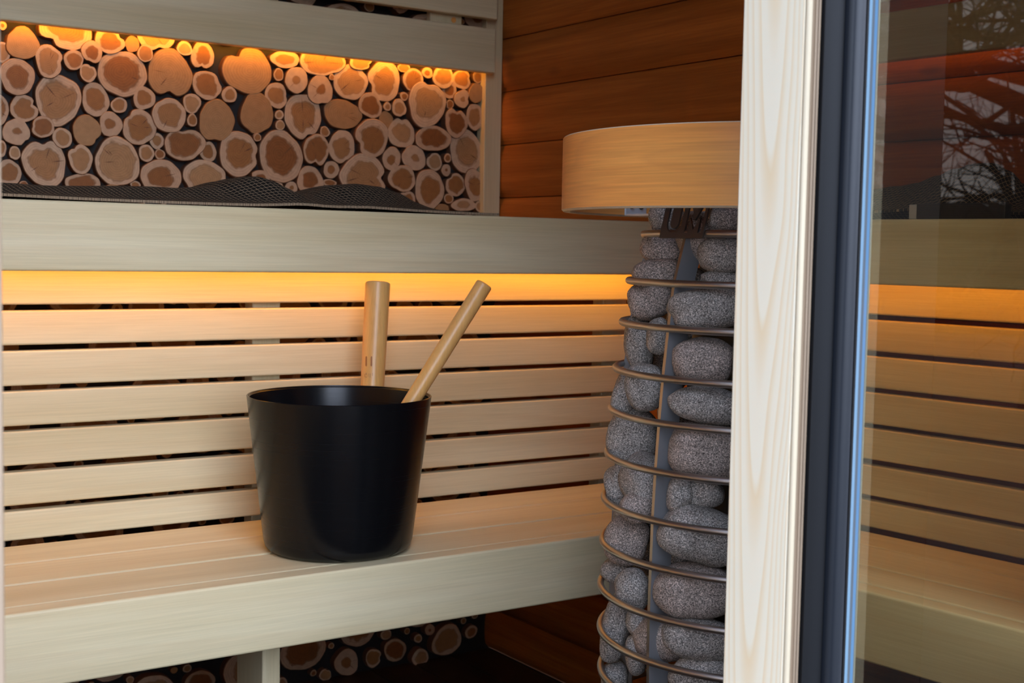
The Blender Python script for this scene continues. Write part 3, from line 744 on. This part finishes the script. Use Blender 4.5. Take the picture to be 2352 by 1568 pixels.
# zinc bracket carrying the guard ring
bphi = phi_from_px(1462, 490, RO-TH-.002) if False else None
bd = toc(phi); a_ = None
pb = on(1470, 490, 2, zr0+.004)
dd = Vector((pb.x-HX, pb.y-HY, 0))
# far inner wall of the ring behind that pixel
d = ray(1458, 490); u = Vector((d.x, d.y, 0)).normalized(); bq = u.dot(HC); rr_ = RO-TH; tt = bq+math.sqrt(bq*bq-HC.dot(HC)+rr_*rr_)
pb = u*tt; nb = (HC-pb).normalized(); tb = Vector((-nb.y, nb.x, 0))
zbk = EYE+ray(1458, 497).z/math.hypot(d.x, d.y)*tt
def obox(bm, o, ux, uy, sx, sy, z0, z1, bev=.001):
    vs = [bm.verts.new(o+ux*a+uy*b+Vector((0, 0, zq))) for a in sx for b in sy for zq in (z0, z1)]
    fs = [(0, 1, 3, 2), (4, 6, 7, 5), (0, 4, 5, 1), (2, 3, 7, 6), (0, 2, 6, 4), (1, 5, 7, 3)]
    faces = [bm.faces.new([vs[i] for i in f]) for f in fs]
    if bev: bmesh.ops.bevel(bm, geom=list({e for f in faces for e in f.edges}), offset=bev, segments=2, affect='EDGES')
pb0 = Vector((pb.x, pb.y, 0))
bm = bmesh.new(); obox(bm, pb0, tb, nb, (-.018, .018), (0, .0025), zbk, zbk+.03); obox(bm, pb0, tb, nb, (-.018, .018), (.0015, .045), zbk, zbk+.0025)
bk = obj('bracket', bm, M['bracket'], gr)
for s in (-.009, .007):
    bm = bmesh.new(); q = pb0+tb*s+Vector((0, 0, zbk+.012)); tube(bm, [q+nb*.002, q+nb*.005], .0034, 12); obj('screw', bm, M['screw'], bk)

# stencil plate on the top ring
b = toc(phi); tg = Vector((-b.y, b.x, 0))
if tg.dot(AX[0]) < 0: tg = -tg
sl_ = (RZ[0][0]-RZ[1][0])/(RZ[0][1]-RZ[1][1])
upv = (b*sl_*.9+Vector((0, 0, 1))).normalized()
po = HC+b*(RZ[0][0]+TR+.0005)+Vector((0, 0, RZ[0][1]-.005))
cu = bpy.data.curves.new('plate', 'CURVE'); cu.dimensions = '2D'; cu.fill_mode = 'BOTH'; cu.extrude = .0011
def poly(pts):
    s = cu.splines.new('POLY'); s.points.add(len(pts)-1); s.use_cyclic_u = True
    for p, (x_, y_) in zip(s.points, pts): p.co = (x_, y_, 0, 1)
PWd = .030
poly([(-PWd, 0), (PWd, 0), (PWd, .046), (-PWd, .046)])
def arc(cx, cy, r, a0, a1, n=12): return [(cx+r*math.cos(a0+(a1-a0)*i/n), cy+r*math.sin(a0+(a1-a0)*i/n)) for i in range(n+1)]
uc, ur, st, lt, lb_ = -.0125, .0105, .0048, .0335, .0055
poly([(uc-ur, lt)]+arc(uc, lb_+ur, ur, PI, 2*PI)+[(uc+ur, lt), (uc+ur-st, lt)]+arc(uc, lb_+ur, ur-st, 2*PI, PI)+[(uc-ur+st, lt)])
m0, m1, s = .0035, .0265, .0046; mc = (m0+m1)/2
poly([(m0, lb_), (m0, lt), (m0+s*.9, lt), (mc, lb_+.013), (m1-s*.9, lt), (m1, lt), (m1, lb_), (m1-s, lb_), (m1-s, lt-.012), (mc, lb_+.003), (m0+s, lt-.012), (m0+s, lb_)])
tmp = bpy.data.objects.new('tmp', cu); C.objects.link(tmp)
bpy.context.view_layer.update()
me = bpy.data.meshes.new_from_object(tmp.evaluated_get(bpy.context.evaluated_depsgraph_get()))
bpy.data.objects.remove(tmp); bpy.data.curves.remove(cu)
nrm = tg.cross(upv)
if nrm.dot(b) < 0: nrm = -nrm
for v in me.vertices: v.co = po+tg*v.co.x+upv*v.co.y+nrm*v.co.z-HC
me.name = 'stencil_plate'; me.materials.append(M['plate'])
o = bpy.data.objects.new('stencil_plate', me); C.objects.link(o); o.parent = ht

# stones
def stone_mesh(seed, a, b, c, e=2.3):
    rs = random.Random(seed); bm = bmesh.new(); bmesh.ops.create_icosphere(bm, subdivisions=4, radius=1)
    off = Vector((rs.uniform(-50, 50), rs.uniform(-50, 50), rs.uniform(-50, 50)))
    for v in bm.verts:
        p = v.co.copy(); q = (abs(p.x)**e+abs(p.y)**e+abs(p.z)**e)**(-1/e)
        p = p*q
        k = 1+.13*noise.noise(p*1.05+off)+.045*noise.noise(p*2.6+off)
        v.co = Vector((p.x*a*k, p.y*b*k, p.z*c*k))
    return bm
G = 'stones in the heater cage'
ST = [ # px, py, half width, half height, tilt deg, brown, label
 (1530,500,40,42,15,0,'grey stone above the top ring, left of the UM plate'),
 (1520,576,50,36,-8,1,'grey-brown stone just under the top ring, left of the flat bar'),
 (1508,628,56,34,8,1,'dark stone behind the second ring, left of the flat bar'),
 (1494,690,54,44,12,1,'rounded stone between second and third ring, left of the flat bar'),
 (1468,790,34,64,4,0,'upright stone left of the flat bar between third and fourth ring'),
 (1514,772,30,42,0,0,'small stone tucked against the flat bar just below the third ring'),
 (1482,888,46,56,14,0,'egg-shaped stone behind the fourth ring, left of the flat bar'),
 (1437,905,30,50,-14,0,'dark stone at the left edge between fourth and fifth ring'),
 (1454,1002,60,74,-6,0,'large blocky stone behind the fifth ring, left of the flat bar'),
 (1440,1112,52,52,20,0,'stone at the left edge below the sixth ring'),
 (1464,1165,42,36,0,1,'stone behind the seventh ring, left of the flat bar'),
 (1440,1240,52,58,-12,1,'brownish stone between seventh and eighth ring, left of the flat bar'),
 (1417,1310,38,29,5,0,'small flat stone at the left edge just below the eighth ring'),
 (1452,1352,40,50,10,0,'pale speckled stone between eighth and ninth ring, left of the flat bar'),
 (1416,1440,34,86,-10,0,'tall slim stone at the left edge, crossed by the ninth and tenth rings'),
 (1461,1425,24,34,0,0,'small stone behind the ninth ring, touching the left side of the flat bar'),
 (1459,1502,24,46,8,0,'narrow stone behind the tenth ring, touching the left side of the flat bar'),
 (1412,1556,32,36,0,0,'lowest stone visible at the left edge of the cage'),
 (1668,505,46,36,-6,0,'stone above the top ring, right of the UM plate'),
 (1660,586,56,42,-8,0,'smooth stone between top and second ring, right of the flat bar'),
 (1662,648,58,26,-4,0,'mostly hidden stone behind the second ring by the door post'),
 (1632,707,100,50,8,0,'big flat oval stone above the third ring, right of the flat bar'),
 (1616,828,72,54,-4,1,'round brownish stone between third and fourth ring by the door post'),
 (1628,930,92,42,-7,0,'long flat stone below the fourth ring, right of the flat bar'),
 (1620,1036,86,70,-8,1,'large reddish brown stone behind the fifth ring, right of the flat bar'),
 (1562,1132,32,46,-12,0,'small upright stone right of the flat bar at the sixth ring'),
 (1618,1130,44,40,10,0,'dark stone set back below the sixth ring by the door post'),
 (1608,1230,94,66,-14,0,'large stone tapering left behind the seventh ring, right of the flat bar'),
 (1600,1357,96,64,4,1,'largest grey-brown stone behind the eighth ring, right of the flat bar'),
 (1604,1464,84,52,-8,0,'smooth grey stone behind the ninth ring, right of the flat bar'),
 (1608,1548,74,44,14,0,'lowest stone visible right of the flat bar, at the bottom of the photo'),
 (1552,1284,40,34,0,0,'dark stone set back in the gap below the seventh ring'),
 (1545,1405,30,40,0,0,'dark stone set back in the gap beside the flat bar above the ninth ring'),
 (1560,1000,34,44,0,0,'dark stone set back beside the flat bar at the fifth ring'),
 (1588,655,36,40,0,0,'dark stone set back behind the flat bar at the second ring'),
]
SETBACK = {26: .018, 31: .034, 32: .034, 33: .034, 34: .034, 20: .012, 7: .006, 5: .004}
placed = []
for i, (px, py, hw, hh_, tilt, br, lab) in enumerate(ST):
    d = ray(px, py); hl = math.hypot(d.x, d.y); u = Vector((d.x/hl, d.y/hl, 0)); bq = u.dot(HC)
    zq = EYE+d.z/hl*(HD-.12)
    a, c = hw*(HD-.11)/F, hh_*(HD-.11)/F
    dep = min(.05, max(.02, .85*math.sqrt(a*c)))
    for it in range(3):
        R_ = rad_at(zq)-TR-.0015-dep*.92-SETBACK.get(i, 0)
        perp2 = HC.dot(HC)-bq*bq
        if R_*R_ > perp2: tt = bq-math.sqrt(R_*R_-perp2)
        else: tt = bq+.0
        zq = EYE+d.z/hl*tt
    # keep within the rings at the silhouette
    p = u*tt; p.z = zq
    sc = tt/(HD-.11)
    bm = stone_mesh(100+i, a*sc*1.0, dep, c*sc*1.0, 2.25+.4*((i*7) % 5)/5)
    me = bpy.data.meshes.new('sauna_stone'); bmesh.ops.recalc_face_normals(bm, faces=bm.faces); bm.to_mesh(me); bm.free(); me.materials.append(M['stonebrown' if br else 'stone'])
    for f in me.polygons: f.use_smooth = True
    o = bpy.data.objects.new('sauna_stone', me); C.objects.link(o); o.location = p
    # local x follows the picture's right, y the depth; turned a little to follow the cage
    yawa = -math.atan2(u.x, u.y)
    o.rotation_euler = (Matrix.Rotation(yawa, 4, 'Z') @ Matrix.Rotation(math.radians(-tilt), 4, 'Y')).to_euler()
    tag(o, lab, 'stone', G); placed.append((p.copy(), a*sc, dep, c*sc))
# stones of the inner and far layers
rs = random.Random(11); fill = []
protos = []
for k in range(6):
    bm = stone_mesh(500+k, .036, .030, .027); me = bpy.data.meshes.new('sauna_stone'); bm.to_mesh(me); bm.free(); me.materials.append(M['stone' if k % 3 else 'stonebrown'])
    for f in me.polygons: f.use_smooth = True
    protos.append(me)
zq = RZ[-1][1]+.04; cnt = 0
zq = .45
while zq < z(.055):
    Rr = rad_at(zq)-TR-.034
    n = 8
    for k in range(n):
        aa = 2*PI*(k+.5*(cnt % 2))/n
        q = HC+Vector((math.cos(aa), math.sin(aa), 0))*Rr; q.z = zq
        clash = any((q-p).length < .75*max(a, c)+.018 for p, a, dp, c in placed)
        side = (q-HC).normalized() if True else None
        if not clash:
            o = bpy.data.objects.new('sauna_stone', protos[rs.randrange(6)]); C.objects.link(o); o.location = q
            o.rotation_euler = (rs.uniform(-.4, .4), rs.uniform(-.4, .4), aa+PI/2+rs.uniform(-.3, .3)); o.scale = (1.0, .95, .95)
            tag(o, 'rounded grey stone inside the far side of the heater cage', 'stone', 'stones at the far side of the cage')
    zq += .052; cnt += 1

# ------------------------------------------------------------------ door opening and glass front
t = bmesh.new()
xr0 = on(PX['bead0'], ROW, 1, 0.6395).x
box(t, xp, xp+.04, YF0+.008, YF1, 0, CEIL-.002, .0015)
jr = struct('trim_4', t, M['post'], 'light pine door post hiding half the heater, beside the black door profile', 'door frame')
bm = bmesh.new(); yb_ = YF0+.0055
xb1 = on(PX['bead1'], ROW, 1, YF0+.001).x
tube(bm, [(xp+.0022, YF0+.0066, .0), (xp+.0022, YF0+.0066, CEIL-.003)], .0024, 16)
obj('bead', bm, M['pinedim'], jr)
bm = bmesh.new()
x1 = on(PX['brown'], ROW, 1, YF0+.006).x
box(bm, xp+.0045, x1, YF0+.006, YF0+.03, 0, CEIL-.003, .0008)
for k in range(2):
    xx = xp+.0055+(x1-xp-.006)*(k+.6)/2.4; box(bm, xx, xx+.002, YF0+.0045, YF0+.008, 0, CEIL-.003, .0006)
obj('grooved_edge', bm, M['pineshade'], jr)
# hinge side of the open glass door: black profile, gasket, edge strips, mirrored pane
g0, g1 = on(PX['gask0'], ROW, 1, YF0+.002).x, on(PX['gask1'], ROW, 1, YF0-.004).x
bm = bmesh.new(); box(bm, x1+.0003, g0, YF0+.002, YF0+.035, 0, CEIL-.002, .0008)
fr = struct('door_1', bm, M['black'], 'open mirrored glass door with black hinge profile, reflecting the side bench', 'door')
bm = bmesh.new()
n = 12; pts = []
for i in range(n+1):
    th = PI*i/n; pts.append(((g0+g1)/2-(g1-g0)/2*math.cos(th), YF0+.004-.009*math.sin(th)**.6))
v0 = [bm.verts.new((a, b_, .001)) for a, b_ in pts]+[bm.verts.new((g1, YF0+.03, .001)), bm.verts.new((g0, YF0+.03, .001))]
v1 = [bm.verts.new((v.co.x, v.co.y, CEIL-.003)) for v in v0]
nn = len(v0)
for i in range(nn): bm.faces.new((v0[i], v0[(i+1) % nn], v1[(i+1) % nn], v1[i]))
bm.faces.new(v0[::-1]); bm.faces.new(v1)
obj('gasket', bm, M['gasket'], fr)
dq = ray(PX['gask1']+1, ROW); tq = P0.dot(LN)/Vector((dq.x, dq.y, 0)).dot(LN); Q0 = Vector((dq.x*tq, dq.y*tq, 0))
sw = (Q0-P0).length
def lbox(bm, a, b_, n0, n1, z0=.003, z1=None):     # box along the leaf: a..b metres from P0 towards the camera side, n0..n1 behind its face
    obox(bm, P0, LD, LN, (a, b_), (n0, n1), z0, CEIL-.004 if z1 is None else z1, 0)
for a, b_, mt_, nm in ((-sw, -sw*.70, 'skyedge', 'edge_strip'), (-sw*.70, -sw*.42, 'spacer', 'spacer'), (-sw*.42, -sw*.12, 'skyedge2', 'edge_strip'), (-sw*.12, -.0001, 'edgeolive', 'edge_seal')):
    bm = bmesh.new(); lbox(bm, a, b_, -.0006, .010); obj(nm, bm, M[mt_], fr, smooth=False)
bm = bmesh.new(); lbox(bm, 0, .60, 0, .010)
bm.normal_update()
bmesh.ops.recalc_face_normals(bm, faces=bm.faces)
for f in bm.faces: f.material_index = 0 if f.normal.dot(LN) < -.9 else 1
obj('glass_pane', bm, [M['mirror'], M['clear']], fr, smooth=False)
# facade behind the open door: matt black strip, then a glossy dark panel that mirrors the sky and trees
YP = YF0+.012
xq = on(2149, 700, 1, YP).x
bm = bmesh.new(); box(bm, g1+.016, xq, YP, YP+.05, 0, CEIL-.002)
struct('trim_3', bm, M['fence'], 'matt black facade strip seen dimly through the glass door', 'trim')
bm = bmesh.new(); box(bm, xq+.0005, XW+.1, YP, YP+.05, 0, CEIL-.002)
struct('wall_front_right', bm, M['gloss'], 'glossy dark facade panel mirroring bare branches behind the glass door', 'wall')
# left jamb, front wall left of the opening and above it
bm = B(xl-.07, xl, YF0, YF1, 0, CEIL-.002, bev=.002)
struct('trim_5', bm, M['pineshade'], 'light pine door post at the very left edge of the photo', 'door frame')
bm = bmesh.new(); box(bm, XL-.1, xl-.0705, YF0, YF1, 0, CEIL-.002)
struct('wall_front', bm, M['brownZ'], 'brown front wall left of the entrance', 'wall')
bm = B(xl+.0005, xp-.0005, YF0, YF1, 0, .44, bev=.002)  # unseen high sill, added to keep daylight from the space under the benches
struct('light_block_sill', bm, M['pine'], 'high pine sill added across the entrance to block light, out of view', 'trim')

# ------------------------------------------------------------------ outdoors, seen mirrored in the glass
bm = bmesh.new(); box(bm, -40, 40, -60, YF0-.06, -.2, -.05)
struct('floor_1', bm, M['ground'], 'pale ground outside the sauna', 'ground', smooth=False)
def vdir(px, L_):      # where something mirrored at that picture column stands
    d = ray(px, 575); a = math.atan2(d.x, d.y); q = Vector((0, 2*YP, 0))
    return Vector((L_*math.sin(a), 2*YP-L_*math.cos(a), 0))
qt = vdir(2420, 8.5)
bm = bmesh.new(); rt = random.Random(5)
def branch(p, d, r, L_, lev):
    n = 7; pts = [p]; dd = d.normalized()
    for i in range(n):
        dd = (dd+Vector((rt.uniform(-1, 1), rt.uniform(-1, 1), rt.uniform(-.5, .7)))*.16).normalized(); pts.append(pts[-1]+dd*L_/n)
    tube(bm, pts, [r*(1-.6*i/n) for i in range(n+1)], 7 if lev < 3 else 5)
    if lev >= 5 or r < .004: return
    for k in range(5 if lev < 3 else 4):
        i = rt.randrange(2, n+1); ax = Vector((rt.uniform(-1, 1), rt.uniform(-1, 1), rt.uniform(-.55, .8)))
        nd = (dd*.6+ax.normalized()).normalized(); branch(pts[i], nd, r*(1-.6*i/n)*.68, L_*rt.uniform(.55, .8), lev+1)
branch(qt+Vector((0, 0, -.1)), Vector((0, 0, 1)), .17, 1.5, 0)
for k in range(6):
    aa = k*1.05+.3; branch(qt+Vector((0, 0, 1.0+.22*k)), Vector((math.cos(aa), math.sin(aa), .25)), .07, 1.5, 1)
tag(obj('bare_tree', bm, M['bark']), 'bare leafless tree outdoors, mirrored behind the glass door', 'tree')
bm = bmesh.new(); qa, qb = vdir(2090, 17), vdir(2700, 17)
rh = random.Random(9)
for k in range(60):
    s = k/59; c = qa.lerp(qb, s); 
    mm = Matrix.Translation(c+Vector((rh.uniform(-.2, .2), rh.uniform(-.2, .2), .55))) @ Matrix.Diagonal((.5, .5, rh.uniform(.85, 1.0), 1))
    r = bmesh.ops.create_icosphere(bm, subdivisions=3, radius=1, matrix=mm)
    for v in r['verts']: v.co += Vector([noise.noise(v.co*6+Vector((j*9, 0, 0))) for j in range(3)])*.12
tag(obj('hedge', bm, M['hedge']), 'dark hedge outdoors, mirrored low behind the glass door', 'hedge')

# ------------------------------------------------------------------ sky and exposure
w = bpy.data.worlds.new('overcast_sky'); bpy.context.scene.world = w; w.use_nodes = True; nt = w.node_tree
bg = nt.nodes['Background']; tc = node(nt, 'ShaderNodeTexCoord'); sp = node(nt, 'ShaderNodeSeparateXYZ'); nt.links.new(tc.outputs['Generated'], sp.inputs[0])
r = ramp(nt, [(0.0, (.74, .80, .94)), (.25, (.71, .82, 1.05)), (1.0, (.58, .74, 1.08))]); nt.links.new(sp.outputs[2], r.inputs['Fac'])
nt.links.new(r.outputs['Color'], bg.inputs['Color'])
# overcast sky, brightest where the veiled sun stands (behind the camera)
dt = node(nt, 'ShaderNodeVectorMath', operation='DOT_PRODUCT'); dt.inputs[1].default_value = Vector((.22, -.93, .30)).normalized(); nt.links.new(tc.outputs['Generated'], dt.inputs[0])
mr = node(nt, 'ShaderNodeMapRange', interpolation_type='SMOOTHSTEP'); mr.inputs['From Min'].default_value = .35; mr.inputs['From Max'].default_value = 1.0
mr.inputs['To Min'].default_value = SKY0; mr.inputs['To Max'].default_value = SKY1
nt.links.new(dt.outputs['Value'], mr.inputs['Value']); nt.links.new(mr.outputs['Result'], bg.inputs['Strength'])
vs = bpy.context.scene.view_settings; vs.view_transform = 'Standard'; vs.look = 'None'; vs.gamma = 1; vs.exposure = 0.12
bpy.context.scene.display_settings.display_device = 'sRGB'
